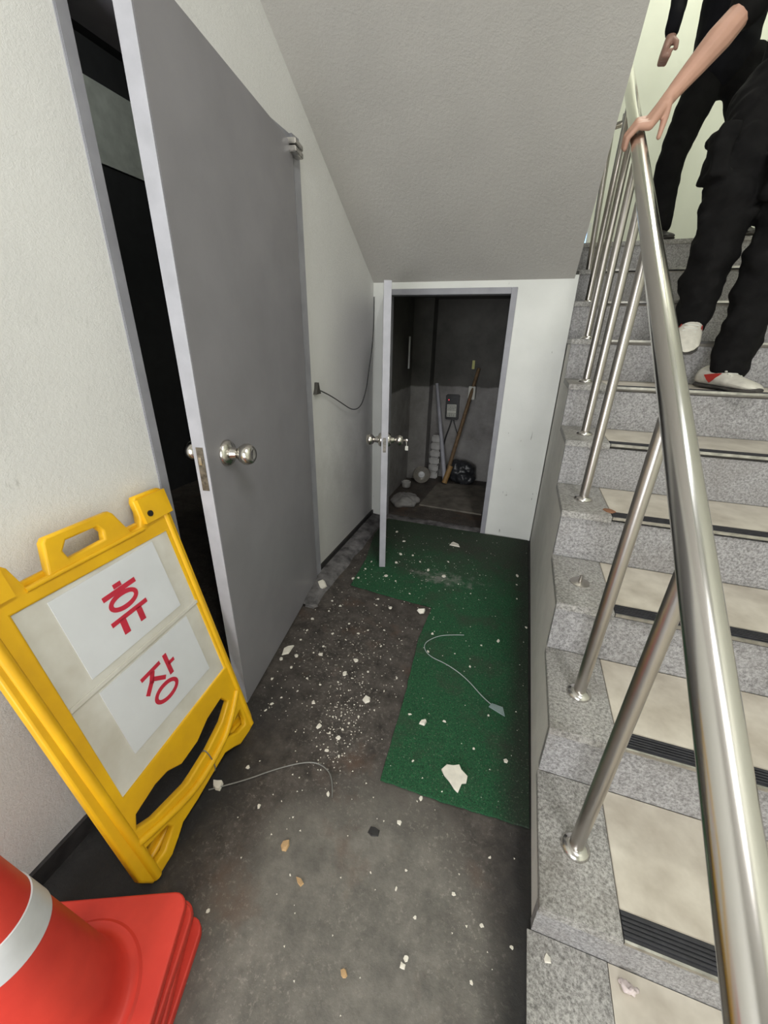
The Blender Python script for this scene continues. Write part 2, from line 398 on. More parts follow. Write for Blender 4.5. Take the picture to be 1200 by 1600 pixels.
# dark room behind door_1
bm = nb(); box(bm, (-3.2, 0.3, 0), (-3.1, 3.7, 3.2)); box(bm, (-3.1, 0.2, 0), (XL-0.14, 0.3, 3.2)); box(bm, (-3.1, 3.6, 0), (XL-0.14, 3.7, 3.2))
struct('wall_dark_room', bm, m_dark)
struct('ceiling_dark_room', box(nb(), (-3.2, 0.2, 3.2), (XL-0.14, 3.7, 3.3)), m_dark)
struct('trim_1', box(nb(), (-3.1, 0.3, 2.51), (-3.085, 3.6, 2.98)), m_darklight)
# closet shell
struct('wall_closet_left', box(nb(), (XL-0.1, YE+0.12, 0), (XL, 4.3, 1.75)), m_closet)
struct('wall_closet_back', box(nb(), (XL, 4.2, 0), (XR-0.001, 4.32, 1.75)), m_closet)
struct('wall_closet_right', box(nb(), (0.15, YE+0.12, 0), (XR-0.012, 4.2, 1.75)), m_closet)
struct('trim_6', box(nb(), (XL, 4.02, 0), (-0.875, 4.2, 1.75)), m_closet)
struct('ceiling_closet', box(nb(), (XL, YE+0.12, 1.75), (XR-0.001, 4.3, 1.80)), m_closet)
struct('trim_2', box(nb(), (OX0, YE-0.005, 0), (OX1, YE+0.07, 0.012)), m_conc)      # threshold
# skirting and rough mortar kerb
bm = nb(); box(bm, (XL, 1.945, 0), (XL+0.012, YE, 0.062)); struct('baseboard_left', bm, m_base)
bm = nb(); box(bm, (XL, -2.8, 0), (XL+0.012, D1a, 0.062)); struct('baseboard_left', bm, m_base)
bm = nb()
pts = []
N_ = 26
for i in range(N_+1):
    y = 1.60+(YE-1.60)*i/N_
    w0 = 0.10 + 0.02*noise.noise(V((y*7, 0, 0)))
    pts.append([bm.verts.new((XL+0.012, y, 0.03)), bm.verts.new((XL+0.012+w0*0.5, y, 0.026+0.008*noise.noise(V((y*11, 1, 0))))), bm.verts.new((XL+0.02+w0*0.95, y, 0.014)), bm.verts.new((XL+0.03+w0, y, 0.0005))])
for a, b in zip(pts, pts[1:]):
    for j in range(3): bm.faces.new((a[j], a[j+1], b[j+1], b[j]))
struct('trim_3', bm, m_conc)

# ------------------------------------------------------------------ staircase
ys = lambda k: 0.600+0.337*k
zs = lambda k: 0.155+0.2105*k
st = thing('staircase', 'granite staircase with beige marble treads rising right of the corridor', 'staircase', (0.95, 0.6, 0))
poly = [(ys(0)+0.03, 0)]
for k in range(10):
    yk, zk = ys(k), zs(k)-0.028
    poly.append((yk+0.03, zk)); 
    if k < 9: poly.append((ys(k+1)+0.03, zk))
poly += [(3.66+0.02, zs(9)-0.028), (3.68, 0)]
obj('stair_body', prism(nb(), poly, 0, XR, XW-0.001), m_side, st)
for k in range(10):
    yk, zk = ys(k), zs(k)
    zb = 0 if k == 0 else zs(k-1)
    r_ = obj('riser', box(nb(), (XR-0.002, yk+0.008, zb+0.0005), (XW-0.001, yk+0.032, zk-0.026)), m_gran, st)
    if k == 9:
        obj('tread_border', box(nb(), (XR-0.006, yk-0.006, zk-0.027), (XW-0.001, 3.70, zk)), m_gran2, st, bevel=0.002); continue
    b = obj('tread_border', box(nb(), (XR-0.006, yk-0.010, zk-0.027), (0.402, ys(k+1)+0.008, zk)), m_gran2, st, bevel=0.002)
    t = obj('tread_tile', box(nb(), (0.404, yk+0.052, zk-0.027), (XW-0.001, ys(k+1)+0.008, zk-0.001)), m_tile, st, bevel=0.0015)
    bm = nb(); box(bm, (0.404, yk-0.004, zk-0.012), (XW-0.001, yk+0.0515, zk-0.003))
    for j in range(5): box(bm, (0.404, yk+0.004+j*0.009, zk-0.004), (XW-0.001, yk+0.009+j*0.009, zk+0.0005))
    ns_ = obj('nosing_strip', bm, m_rub, t)
    obj('nosing_edge', box(nb(), (0.404, yk-0.010, zk-0.012), (XW-0.001, yk-0.0045, zk-0.001)), m_alu, t)
# lower lobby paving in front of the stair
bm = nb(); box(bm, (XR-0.012, -2.8, 0), (0.402, 0.606, 0.006)); 
lob = struct('trim_4', bm, m_gran2)
struct('trim_5', box(nb(), (0.404, -2.8, 0), (XW, 0.606, 0.005)), m_tile)

# ------------------------------------------------------------------ railing
RX, RR = 0.333, 0.031
rz = lambda y: 0.56+0.656*y
ra = thing('stair_railing', 'brushed steel stair railing with thick round handrail and slim upright balusters', 'railing', (0.31, 0.752, zs(0)))
bm = nb(); cyl(bm, (RX, -0.35, rz(-0.35)), (RX, 3.95, rz(3.95)), RR, n=48)
obj('handrail', bm, m_steel, ra, smooth=True)
for k in (0, 1, 3, 4, 5, 6, 7, 8):
    y = 0.752+0.337*k; zb = zs(k)
    top = rz(y)+0.002 if k < 8 else 2.60
    b = obj('baluster', cyl(nb(), (0.314, y, zb), (0.328 if k < 8 else 0.285, y if k < 8 else y-0.02, top), 0.0180, n=24), m_steel2, ra, smooth=True)
    fl_ = lathe(nb(), [(0.036, 0), (0.037, 0.004), (0.033, 0.011), (0.025, 0.016), (0.0185, 0.018)], (0.314, y, zb), (0, 0, 1))
    obj('base_flange', fl_, m_steel, b, smooth=True)
bm = nb(); cyl(bm, (0.262, 3.42, 2.60), (0.345, 3.42, 2.615), 0.017); cyl(bm, (0.345, 3.42, 2.60), (0.345, 3.42, 2.66), 0.012)
obj('rail_bracket', bm, m_chrome, ra, smooth=True)
# stump of the missing baluster
y = 0.752+0.337*2
sb = thing('baluster_stump', 'rusty bolt stump of the missing baluster on the third tread', 'bolt', (0.309, y, zs(2)))
obj('base_flange', lathe(nb(), [(0.034, 0), (0.034, 0.003), (0.018, 0.006), (0.010, 0.007)], (0.309, y, zs(2)), (0, 0, 1)), m_steel2, sb, smooth=True)
obj('bolt', cyl(nb(), (0.309, y, zs(2)), (0.311, y, zs(2)+0.032), 0.006), m_steel2, sb, smooth=True)

# ------------------------------------------------------------------ doors
def leaf_matrix(A, B):
    """local x along leaf from lead A to hinge B, local y = outward normal (right of direction), z up"""
    d = (V((B[0], B[1], 0))-V((A[0], A[1], 0))); L = d.length; d.normalize()
    n_ = V((d.y, -d.x, 0))
    m_ = Matrix((d, n_, V((0, 0, 1)))).transposed().to_4x4(); m_.translation = V((A[0], A[1], 0))
    return m_, L
def knob_set(mx, u, z, th, parent, sc=1.0, key=False):
    for s in (1, -1):
        p0 = mx @ V((u, 0 if s == 1 else -th, z)); d = (mx.to_3x3() @ V((0, s, 0)))
        k = obj('knob_rose', lathe(nb(), [(0.034*sc, 0), (0.034*sc, 0.004*sc), (0.029*sc, 0.012*sc), (0.017*sc, 0.016*sc), (0.013*sc, 0.03*sc)], p0, d), m_chrome, parent, smooth=True)
        prof = [(0.012*sc, 0.026*sc), (0.013*sc, 0.034*sc), (0.021*sc, 0.040*sc), (0.0265*sc, 0.050*sc), (0.027*sc, 0.060*sc), (0.023*sc, 0.070*sc), (0.017*sc, 0.074*sc), (0.010*sc, 0.072*sc), (0.0, 0.072*sc)]
        obj('knob', lathe(nb(), prof, p0, d), m_chrome, parent, smooth=True)
# door 1
d1 = tag(thing('door_1', 'tall grey steel door standing slightly open in the left wall', 'door', (-1.03, 1.43, 0)), kind='structure')
bm = nb()
fo = XL+0.006; fi = XL-0.15
box(bm, (fi, D1a, 0), (fo, D1a+0.034, D1h)); box(bm, (fi, D1b-0.058, 0), (fo+0.012, D1b, D1h)); box(bm, (fi, D1a+0.0345, D1h-0.04), (fo, D1b-0.0585, D1h))
obj('door_frame', bm, m_frame, d1, bevel=0.002)
mx1, L1 = leaf_matrix((-0.885, 0.945), (-1.040, 1.858)); T1 = 0.045
lf = obj('door_leaf', box(nb(), (0.0006, -T1, 0.012), (L1, 0, 2.125), mx1), m_door, d1, bevel=0.002)
obj('leaf_edge', box(nb(), (-0.0008, -T1+0.001, 0.013), (0.0005, -0.001, 2.124), mx1), m_dedge_lit, lf)
knob_set(mx1, 0.110, 1.040, T1, lf, 1.3)
obj('latch_plate', box(nb(), (-0.0022, -T1+0.012, 0.945), (-0.0008, -0.010, 1.085), mx1), simple('tarnished_plate', (0.22, 0.19, 0.15), 0.5, 0.7, var=0.3, sc=60), lf)
obj('latch_bolt', box(nb(), (-0.006, -T1+0.017, 1.03), (-0.002, -0.018, 1.055), mx1), m_chrome, lf)
bm = nb(); box(bm, (L1-0.045, -0.01, 2.085), (L1+0.045, 0.030, 2.105), mx1); box(bm, (L1-0.045, -0.01, 2.110), (L1+0.045, 0.030, 2.130), mx1)
obj('pivot_hinge', bm, m_alu, d1, bevel=0.003)
# door 2 (closet)
d2 = tag(thing('door_2', 'low grey closet door seen edge-on, swung open under the soffit', 'door', (-0.55, YE, 0)), kind='structure')
bm = nb(); fo = YE-0.012; fi = YE+0.10
box(bm, (OX0, fo, 0), (OX0+0.036, fi, OH)); box(bm, (OX1-0.036, fo, 0), (OX1, fi, OH)); box(bm, (OX0+0.0365, fo, OH-0.036), (OX1-0.0365, fi, OH))
obj('door_frame', bm, m_frame, d2, bevel=0.002)
mx2, L2 = leaf_matrix((-0.690, 2.148), (-0.945, 2.893)); T2 = 0.040
lf = obj('door_leaf', box(nb(), (0.0006, -T2, 0.012), (L2, 0, 1.665), mx2), m_door, d2, bevel=0.002)
obj('leaf_edge', box(nb(), (-0.0008, -T2+0.001, 0.013), (0.0005, -0.001, 1.664), mx2), m_dedge_lit, lf)
knob_set(mx2, 0.065, 0.85, T2, lf, 1.2)
bm = nb(); box(bm, (-0.002, -T2+0.010, 0.79), (-0.0008, -0.012, 0.875), mx2)
obj('latch_plate', bm, simple('tarnished_plate_b', (0.30, 0.28, 0.25), 0.5, 0.7, var=0.3, sc=60), lf)
for zz in (0.25, 1.45):
    p = mx2 @ V((L2+0.002, -T2*0.5, zz)); obj('hinge', cyl(nb(), p-V((0, 0, 0.04)), p+V((0, 0, 0.04)), 0.008), m_frame, d2, smooth=True)
kp = mx2 @ V((0.065, 0.088, 0.85))
kk = thing('door_key', 'small key with tag hanging in the closet door knob', 'key', kp)
bm = nb(); box(bm, kp+V((-0.004, -0.002, -0.005)), kp+V((0.02, 0.002, 0.005))); ellipsoid(bm, kp+V((0.022, 0, -0.002)), (0.009, 0.002, 0.011))
obj('key_blade', bm, m_chrome, kk)
bm = nb(); cyl(bm, kp+V((0.022, 0, -0.008)), kp+V((0.026, -0.002, -0.034)), 0.0015); box(bm, kp+V((0.017, -0.003, -0.06)), kp+V((0.035, 0.001, -0.034)))
obj('key_tag', bm, m_label, kk)

# wall hook and cable
wb = thing('wall_bracket', 'small dark metal wall bracket holding the cable end', 'bracket', (XL, 2.0, 1.13))
bm = nb(); prism(bm, [(1.975, 1.115), (2.03, 1.115), (2.018, 1.14), (2.008, 1.175), (1.996, 1.175), (1.988, 1.14)], 0, XL, XL+0.02)
obj('bracket_body', bm, simple('dark_bracket', (0.10, 0.095, 0.085), 0.6, 0.4), wb, bevel=0.002)
wire = [(-1.05, 2.01, 1.135), (-1.045, 2.1, 1.108), (-1.035, 2.29, 1.026), (-1.03, 2.43, 0.965), (-1.03, 2.575, 0.965), (-1.035, 2.69, 1.06), (-1.045, 2.77, 1.19), (-1.052, 2.86, 1.36), (-1.056, 2.895, 1.52), (-1.058, 2.90, 1.66)]
tag(link('wall_cable', tube_mesh(wire, 0.0032), m_cable, None, (XL, 2.4, 1.0)), 'thin dark cable drooping along the left wall from the bracket', 'cable')

# ------------------------------------------------------------------ green mat
matpts = [(-0.268, 0.835), (-0.03, 0.838), (0.219, 0.85), (0.21, 2.895), (-0.915, 2.895), (-0.925, 2.593), (-0.85, 2.2), (-0.825, 1.885), (-0.601, 1.860), (-0.306, 1.838), (-0.315, 1.562), (-0.283, 1.165)]
def densify(P, n=10, amp=0.004):
    out = []
    for (a, b), (c, d) in zip(P, P[1:]+P[:1]):
        for i in range(n):
            t = i/n; x, y = a+(c-a)*t, b+(d-b)*t
            out.append((x+amp*noise.noise(V((x*30, y*30, 1))), y+amp*noise.noise(V((x*30, y*30, 5)))))
    return out
me = plate_mesh([densify(matpts)], 0.009, 0.002, Matrix.Translation((0, 0, 0.0095)))
tag(link('floor_mat', me, m_mat), 'green artificial turf mat, notched, lying on the corridor floor', 'mat')

# ------------------------------------------------------------------ folding sign
P0 = V((-0.766, 0.359, 0)); U = V((-0.080, 0.997, 0)).normalized(); VV = V((-0.227, -0.018, 0.974)).normalized(); NN = U.cross(VV).normalized(); VV = NN.cross(U)
SM = Matrix((U, VV, NN)).transposed().to_4x4(); SM.translation = P0 + V((0, 0, 0.004))
sg = thing('folding_sign', 'yellow folding sign with red Korean lettering leaning on the white left wall', 'sign', (-0.79, 0.61, 0))
outer = [(0.002, 0.003), (0.02, -0.003), (0.075, -0.003), (0.11, 0.015), (0.141, 0.034), (0.209, 0.034), (0.279, 0.040), (0.36, 0.045), (0.40, 0.022), (0.43, 0.0), (0.486, -0.003), (0.518, 0.0), (0.527, 0.04),
         (0.545, 0.895), (0.548, 0.975), (0.535, 0.983), (0.445, 0.985), (0.437, 0.97), (0.437, 0.925), (0.425, 0.900), (0.392, 0.898), (0.365, 0.968), (0.355, 0.978), (0.185, 0.982), (0.175, 0.972), (0.155, 0.898), (0.105, 0.898), (0.092, 0.955), (0.08, 0.968), (-0.012, 0.97), (-0.02, 0.96), (-0.02, 0.05)]
hole_h = [(0.212, 0.913), (0.312, 0.915), (0.318, 0.935), (0.308, 0.953), (0.225, 0.955), (0.208, 0.935)]
hole_p = [(0.05, 0.285), (0.497, 0.300), (0.505, 0.848), (0.055, 0.858)]
hole_a = [(0.435, 0.222), (0.355, 0.214), (0.290, 0.188), (0.216, 0.186), (0.171, 0.215), (0.127, 0.222), (0.054, 0.212), (0.038, 0.178), (0.084, 0.150), (0.205, 0.118), (0.314, 0.128), (0.40, 0.150), (0.455, 0.185)]
hole_b = [(0.395, 0.082), (0.44, 0.050), (0.482, 0.038), (0.490, 0.06), (0.486, 0.11), (0.45, 0.10)]
hole_c = [(0.030, 0.038), (0.065, 0.035), (0.112, 0.064), (0.10, 0.085), (0.035, 0.105)]
fr = link('front_frame', plate_mesh([outer, hole_h, hole_p, hole_a, hole_b, hole_c], 0.024, 0.006, SM, (3,)), m_yel, sg, smooth=False)
# raised mouldings on the frame
bm = nb(); cyl(bm, SM @ V((0.02, 0.005, -0.004)), SM @ V((0.005, 0.9, -0.004)), 0.013); cyl(bm, SM @ V((0.510, 0.01, -0.004)), SM @ V((0.525, 0.9, -0.004)), 0.010)
cyl(bm, SM @ V((0.10, 0.893, 0.0)), SM @ V((0.43, 0.889, 0.0)), 0.006); box(bm, (0.44, 0.90, -0.02), (0.545, 0.975, 0.012), SM)
box(bm, (-0.015, 0.895, -0.02), (0.075, 0.96, 0.010), SM)
obj('frame_moulding', bm, m_yel, sg, bevel=0.0, smooth=True)
obj('hinge_pin', cyl(nb(), SM @ V((0.462, 0.925, 0.010)), SM @ V((0.462, 0.925, 0.016)), 0.009), m_black, sg)
pn = obj('panel', box(nb(), (0.045, 0.278, -0.018), (0.51, 0.862, -0.006), SM), m_panel, sg)
bm = nb(); box(bm, (0.052, 0.578, -0.006), (0.505, 0.590, -0.001), SM)
obj('panel_rib', bm, m_panel, pn, bevel=0.001)
s1 = obj('message_sheet', box(nb(), (0.126, 0.612, -0.0058), (0.442, 0.842, -0.0038), SM), m_sheet, pn)
s2 = obj('message_sheet', box(nb(), (0.124, 0.350, -0.0058), (0.444, 0.568, -0.0038), SM), m_sheet, pn)
TZ = Matrix.Translation((0, 0, -0.0028))
def strokes(polys, rings):
    mes = []
    for L in polys: mes.append(plate_mesh([L], 0.0008, 0, SM @ TZ))
    for (cx, cy, rx, ry, w) in rings:
        o_ = [(cx+rx*math.cos(t*math.pi/20), cy+ry*math.sin(t*math.pi/20)) for t in range(40)]
        i_ = [(cx+(rx-w)*math.cos(t*math.pi/20), cy+(ry-w)*math.sin(t*math.pi/20)) for t in range(40)]
        mes.append(plate_mesh([o_, i_], 0.0008, 0, SM @ TZ))
    return join_meshes(mes)
def bar(a, b, w):
    a, b = V(a), V(b); d = (b-a).normalized(); n_ = V((-d.y, d.x))*w/2
    return [tuple(a+n_), tuple(a-n_), tuple(b-n_), tuple(b+n_)]
obj('lettering', strokes([bar((0.275, 0.787), (0.300, 0.787), 0.013), bar((0.235, 0.771), (0.341, 0.773), 0.014), bar((0.226, 0.697), (0.346, 0.700), 0.013), bar((0.259, 0.697), (0.256, 0.652), 0.019), bar((0.314, 0.697), (0.312, 0.654), 0.018)],
    [(0.288, 0.740), ] and [(0.287, 0.740, 0.047, 0.0265, 0.0135)]), m_red, s1)
obj('lettering', strokes([bar((0.225, 0.507), (0.297, 0.510), 0.012), bar((0.266, 0.505), (0.248, 0.476), 0.015), bar((0.252, 0.482), (0.223, 0.454), 0.014), bar((0.256, 0.485), (0.294, 0.457), 0.013), bar((0.319, 0.520), (0.317, 0.450), 0.0145), bar((0.318, 0.485), (0.343, 0.485), 0.011)],
    [(0.279, 0.419, 0.046, 0.0285, 0.0125)]), m_red, s2)
# rear frame, splayed slightly from the front one
SR = Matrix((U, (VV*1.0+NN*0.030).normalized(), (NN-VV*0.030).normalized())).transposed().to_4x4(); SR.translation = P0 + V((-0.045, 0.012, 0.004))
outer_r = [(0.00, 0.0), (0.075, -0.0), (0.13, 0.030), (0.209, 0.045), (0.30, 0.048), (0.38, 0.035), (0.44, 0.0), (0.518, 0.0), (0.525, 0.04), (0.533, 0.93), (0.43, 0.935), (0.42, 0.90), (0.09, 0.90), (0.08, 0.93), (-0.01, 0.93), (-0.012, 0.05)]
hr = [(0.04, 0.24), (0.49, 0.24), (0.49, 0.86), (0.045, 0.86)]
hr2 = [(0.03, 0.04), (0.08, 0.055), (0.20, 0.075), (0.32, 0.078), (0.43, 0.06), (0.490, 0.04), (0.490, 0.225), (0.035, 0.225)]
link('rear_frame', plate_mesh([outer_r, hr, hr2], 0.016, 0.004, SR), m_yel, sg)
obj('rear_panel', box(nb(), (0.03, 0.235, -0.012), (0.50, 0.87, -0.006), SR), m_panel, sg)
# bottom bar mouldings and wire tie
bm = join_meshes([tube_mesh([SM @ V(p) for p in [(0.02, 0.145, 0), (0.10, 0.112, 0.003), (0.21, 0.078, 0.004), (0.32, 0.085, 0.004), (0.42, 0.110, 0.003), (0.505, 0.185, 0)]], 0.011),
                  tube_mesh([SR @ V(p) for p in [(0.02, 0.012, 0), (0.10, 0.03, 0.006), (0.21, 0.058, 0.008), (0.32, 0.060, 0.008), (0.42, 0.035, 0.006), (0.50, 0.012, 0)]], 0.011)])
obj('leg_bar', bm, m_yel, sg, smooth=True)
tie = [SM @ V((0.300, 0.036+0.05*(1-math.cos(t))+0.0, 0.016*math.sin(t)*1.0-0.008)) for t in [i*2*math.pi/14 for i in range(15)]]
tg = obj('wire_tie', join_meshes([tube_mesh(tie, 0.0018)]), m_wire, sg)

# ------------------------------------------------------------------ stack of cones
ex = V((0.92, 0.39, 0)).normalized(); ey = V((-0.39, 0.92, 0)).normalized()
CC = V((-0.612, 0.350, 0)) - ex*0.19 - ey*0.19
def make_cone(z0, dx, dy, rot, label, top):
    c = CC + V((dx, dy, z0))
    t = thing('traffic_cone', label, 'traffic cone', c, 'red traffic cones stacked in the corner')
    a = Matrix.Rotation(rot, 3, 'Z'); X_, Y_ = a @ ex, a @ ey
    mx = Matrix((X_, Y_, V((0, 0, 1)))).transposed().to_4x4(); mx.translation = c
    h = 0.192 + 0.08*(0.093 - z0); r = 0.035
    sq = []
    for (sx, sy) in ((1, 1), (-1, 1), (-1, -1), (1, -1)):
        for i in range(6):
            a0 = math.atan2(sy, sx)-math.pi/4+i*math.pi/10
            sq.append((sx*(h-r)+r*math.cos(a0), sy*(h-r)+r*math.sin(a0)))
    inner = [(0.125*math.cos(i*math.pi/16), 0.125*math.sin(i*math.pi/16)) for i in range(32)]
    link('base', plate_mesh([sq, inner], 0.024, 0.004, mx @ Matrix.Translation((0, 0, 0.024))), m_cone, t)
    prof = [(0.150, 0.016), (0.152, 0.024), (0.146, 0.029), (0.135, 0.027), (0.128, 0.030), (0.120, 0.045), (0.112, 0.075), (0.032, 0.66), (0.026, 0.675), (0.018, 0.675), (0.022, 0.66), (0.105, 0.06), (0.115, 0.02), (0.140, 0.010), (0.150, 0.016)]
    bm = nb(); lathe(bm, prof, c, (0, 0, 1), 64)
    obj('cone_body', bm, m_cone, t, smooth=True)
    if top:
        f_ = lambda z: 0.112-(z-0.075)*0.08/0.585+0.0012
        for (za, zb) in ((0.355, 0.425),):
            bm = nb(); lathe(bm, [(f_(za)-0.001, za), (f_(za)+0.001, za+0.001), (f_(zb)+0.001, zb-0.001), (f_(zb)-0.001, zb)], c, (0, 0, 1), 64)
            obj('reflective_band', bm, m_band, t, smooth=True)
lab = ['lowest red traffic cone base in the stack, against the floor', 'red traffic cone second from the bottom of the stack', 'red traffic cone just below the topmost one of the stack', 'topmost red traffic cone with white reflective band, by the yellow sign']
for i, (dx, dy, r_) in enumerate(((0.004, -0.001, -0.10), (0.003, 0.001, 0.03), (0.002, -0.001, -0.06), (0, 0, 0))):
    make_cone(i*0.031, dx, dy, r_, lab[i], i == 3)

# ------------------------------------------------------------------ closet contents
t = thing('power_adapter', 'black power adapter with white label and red light on the closet wall', 'power adapter', (-0.66, 4.19, 0.65))
AX = Matrix.Translation((-0.655, 4.15, 0.765)) @ Matrix.Rotation(-0.03, 4, 'Y')
hs = obj('housing', box(nb(), (-0.068, 0, -0.125), (0.068, 0.045, 0.125), AX), m_black, t, bevel=0.008)
lb = obj('label_plate', box(nb(), (-0.050, -0.0015, -0.095), (0.045, 0.001, 0.030), AX), m_label, t)
bm = nb(); random.seed(3)
for zz in (0.018, 0.004, -0.010, -0.026, -0.060, -0.074, -0.086):
    x = -0.044
    while x < 0.034:
        w = random.uniform(0.006, 0.018); box(bm, (x, -0.0024, zz-0.003), (min(x+w, 0.040), -0.0014, zz+0.003), AX); x += w+0.005
obj('label_print', bm, m_ink, lb)
ml, nt, bs = newmat('red_led'); bs.inputs['Base Color'].default_value = (0.8, 0.02, 0.05, 1); bs.inputs['Emission Color'].default_value = (1, 0.05, 0.08, 1); bs.inputs['Emission Strength'].default_value = 1.5
obj('indicator_light', cyl(nb(), AX @ V((-0.035, -0.003, 0.075)), AX @ V((-0.035, 0.002, 0.075)), 0.0045), ml, t)
link('cable', tube_mesh([(-0.65, 4.18, 0.65), (-0.66, 4.17, 0.58), (-0.70, 4.16, 0.45), (-0.72, 4.15, 0.28), (-0.70, 4.14, 0.15), (-0.66, 4.13, 0.06)], 0.007), m_black, t)
link('cable', tube_mesh([(-0.64, 4.18, 0.65), (-0.60, 4.17, 0.55), (-0.56, 4.17, 0.45), (-0.57, 4.17, 0.36)], 0.004), m_black, t)
tag(obj('plastic_pipe', cyl(nb(), (-0.835, 4.185, 0.99), (-0.640, 4.00, 0.02), 0.016, 0.024), m_pvc, origin=(-0.64, 4.0, 0.02), smooth=True), 'pale grey plastic pipe leaning on the closet back wall', 'pipe')
sk = thing('wooden_pole', 'long brown wooden pole leaning in the closet with white tag', 'pole', (-0.60, 3.93, 0.02))
obj('shaft', cyl(nb(), (-0.625, 3.90, 0.05), (-0.43, 4.17, 1.15), 0.020, 0.016), m_wood, sk, smooth=True)
obj('end_grip', cyl(nb(), (-0.628, 3.895, 0.035), (-0.585, 3.945, 0.21), 0.027), simple('ochre_wood', (0.34, 0.20, 0.07), 0.6), sk, smooth=True)
obj('tag', box(nb(), (-0.50, 4.11, 0.86), (-0.435, 4.125, 0.985)), m_label, sk, bevel=0.003)
tag(obj('sticker', box(nb(), (-0.50, 4.190, 1.14), (-0.475, 4.199, 1.22), Matrix.Translation((0, 0, 0))), m_yl, origin=(-0.49, 4.2, 1.14)), 'small yellow sticker high on the closet back wall', 'sticker')
zz = 0.0
for i in range(6):
    x = -0.795+0.004*i; h = 0.078
    bm = box(nb(), (x-0.055, 4.08, zz+0.002), (x+0.050, 4.185, zz+h))
    tag(obj('pale_block', bm, m_foam, origin=(x, 4.13, zz+0.001), bevel=0.012), ['pale block at the bottom of the closet stack', 'second pale block from the bottom in the closet', 'third pale block from the bottom in the closet', 'fourth pale block from the bottom, in the closet stack', 'pale block just under the topmost of the closet stack', 'topmost pale block of the closet stack'][i], 'block', 'pale blocks stacked in the closet')
    zz += h+0.002
pa = thing('metal_lamp_dish', 'round shiny metal dish leaning by the closet pillar', 'dish', (-0.89, 3.93, 0.0))
obj('dish_shell', lathe(nb(), [(0.012, -0.05), (0.05, -0.045), (0.080, -0.02), (0.092, 0.0), (0.088, 0.002), (0.075, -0.018), (0.045, -0.038), (0.0, -0.042)], (-0.875, 3.90, 0.092), (0.30, -0.95, 0.18), 40), m_chrome, pa, smooth=True)
obj('dish_bulb', lathe(nb(), [(0.020, -0.042), (0.034, -0.02), (0.032, -0.004), (0.0, 0.004)], (-0.875, 3.90, 0.092), (0.30, -0.95, 0.18)), m_band, pa, smooth=True)
tag(obj('small_pot', lathe(nb(), [(0.035, 0), (0.045, 0.01), (0.048, 0.06), (0.040, 0.065), (0.038, 0.02), (0, 0.015)], (-0.99, 3.72, 0), (0, 0, 1)), m_foam, origin=(-0.99, 3.72, 0), smooth=True), 'small pale pot on the closet floor by its left wall', 'pot')
bm = nb(); ellipsoid(bm, (-0.485, 4.08, 0.11), (0.145, 0.09, 0.13)); ellipsoid(bm, (-0.55, 4.06, 0.15), (0.09, 0.08, 0.10)); ellipsoid(bm, (-0.44, 4.04, 0.07), (0.11, 0.09, 0.075))
tag(link('plastic_bag', remesh(bm, 0.008, 2, 0.018, 14), m_bag, None, (-0.48, 4.07, 0), smooth=True), 'crumpled black plastic bag slumped in the closet corner', 'bag')
tag(obj('wooden_board', prism(nb(), [(-0.741, 3.285), (-0.179, 3.262), (-0.182, 4.02), (-0.702, 3.93)], 2, 0.001, 0.016), m_board, origin=(-0.46, 3.6, 0), bevel=0.003), 'flat brown board lying on the closet floor', 'board')
bm = nb(); ellipsoid(bm, (-0.89, 3.33, 0.02), (0.13, 0.16, 0.05))
tag(link('cloth_rag', remesh(bm, 0.008, 2, 0.02, 14), m_closet, None, (-0.89, 3.33, 0), smooth=True), 'crumpled grey rag on the closet floor behind the door', 'rag')
tag(obj('fluorescent_tube', cyl(nb(), (-1.015, 3.72, 1.15), (-1.015, 3.72, 1.42), 0.008), m_band, origin=(-1.015, 3.72, 1.15), smooth=True), 'slim white tube fixed upright on the closet left wall', 'tube')

# ------------------------------------------------------------------ debris
def chip_mesh(s, th, seed, irr=0.35, tilt=0.0):
    rnd = random.Random(seed); n = rnd.choice((5, 6, 7)); st_ = rnd.uniform(0.55, 1.0); a0 = rnd.uniform(0, 6.28)
    pts = []
    for i in range(n):
        a = i*2*math.pi/n + rnd.uniform(-0.25, 0.25); r = s/2*(1+rnd.uniform(-irr, irr))
        x, y = r*math.cos(a), r*math.sin(a)*st_
        pts.append((x*math.cos(a0)-y*math.sin(a0), x*math.sin(a0)+y*math.cos(a0)))
    bm = nb(); b = [bm.verts.new((x, y, 0)) for x, y in pts]; t_ = [bm.verts.new((x*0.86, y*0.86, th*rnd.uniform(0.8, 1.2))) for x, y in pts]
    bm.faces.new(b[::-1]); bm.faces.new(t_)
    for i in range(n): bm.faces.new((b[i], b[(i+1) % n], t_[(i+1) % n], t_[i]))
    if tilt: bmesh.ops.rotate(bm, verts=bm.verts, cent=(0, 0, 0), matrix=Matrix.Rotation(tilt, 3, 'X'))
    return bm
def zfloor(x, y):
    if x > XR: return 0.006
    ins = (y > 0.845 and x > -0.31 and x < 0.218 and y < 2.89) or (y > 1.875 and x > -0.835 and y < 2.89 and x < 0.21)
    return 0.0105 if ins else 0.0005
def chip(x, y, s, th, label, m=None, group=None, seed=1, irr=0.35, tilt=0.0, name='plaster_chip', cat='debris', z=None):
    bm = chip_mesh(s, th, seed, irr, tilt)
    zmin = min(v.co.z for v in bm.verts)
    z = (zfloor(x, y) if z is None else z) - zmin
    bmesh.ops.translate(bm, verts=bm.verts, vec=(x, y, z))
    return tag(obj(name, bm, m or m_chip, origin=(x, y, z)), label, cat, group)
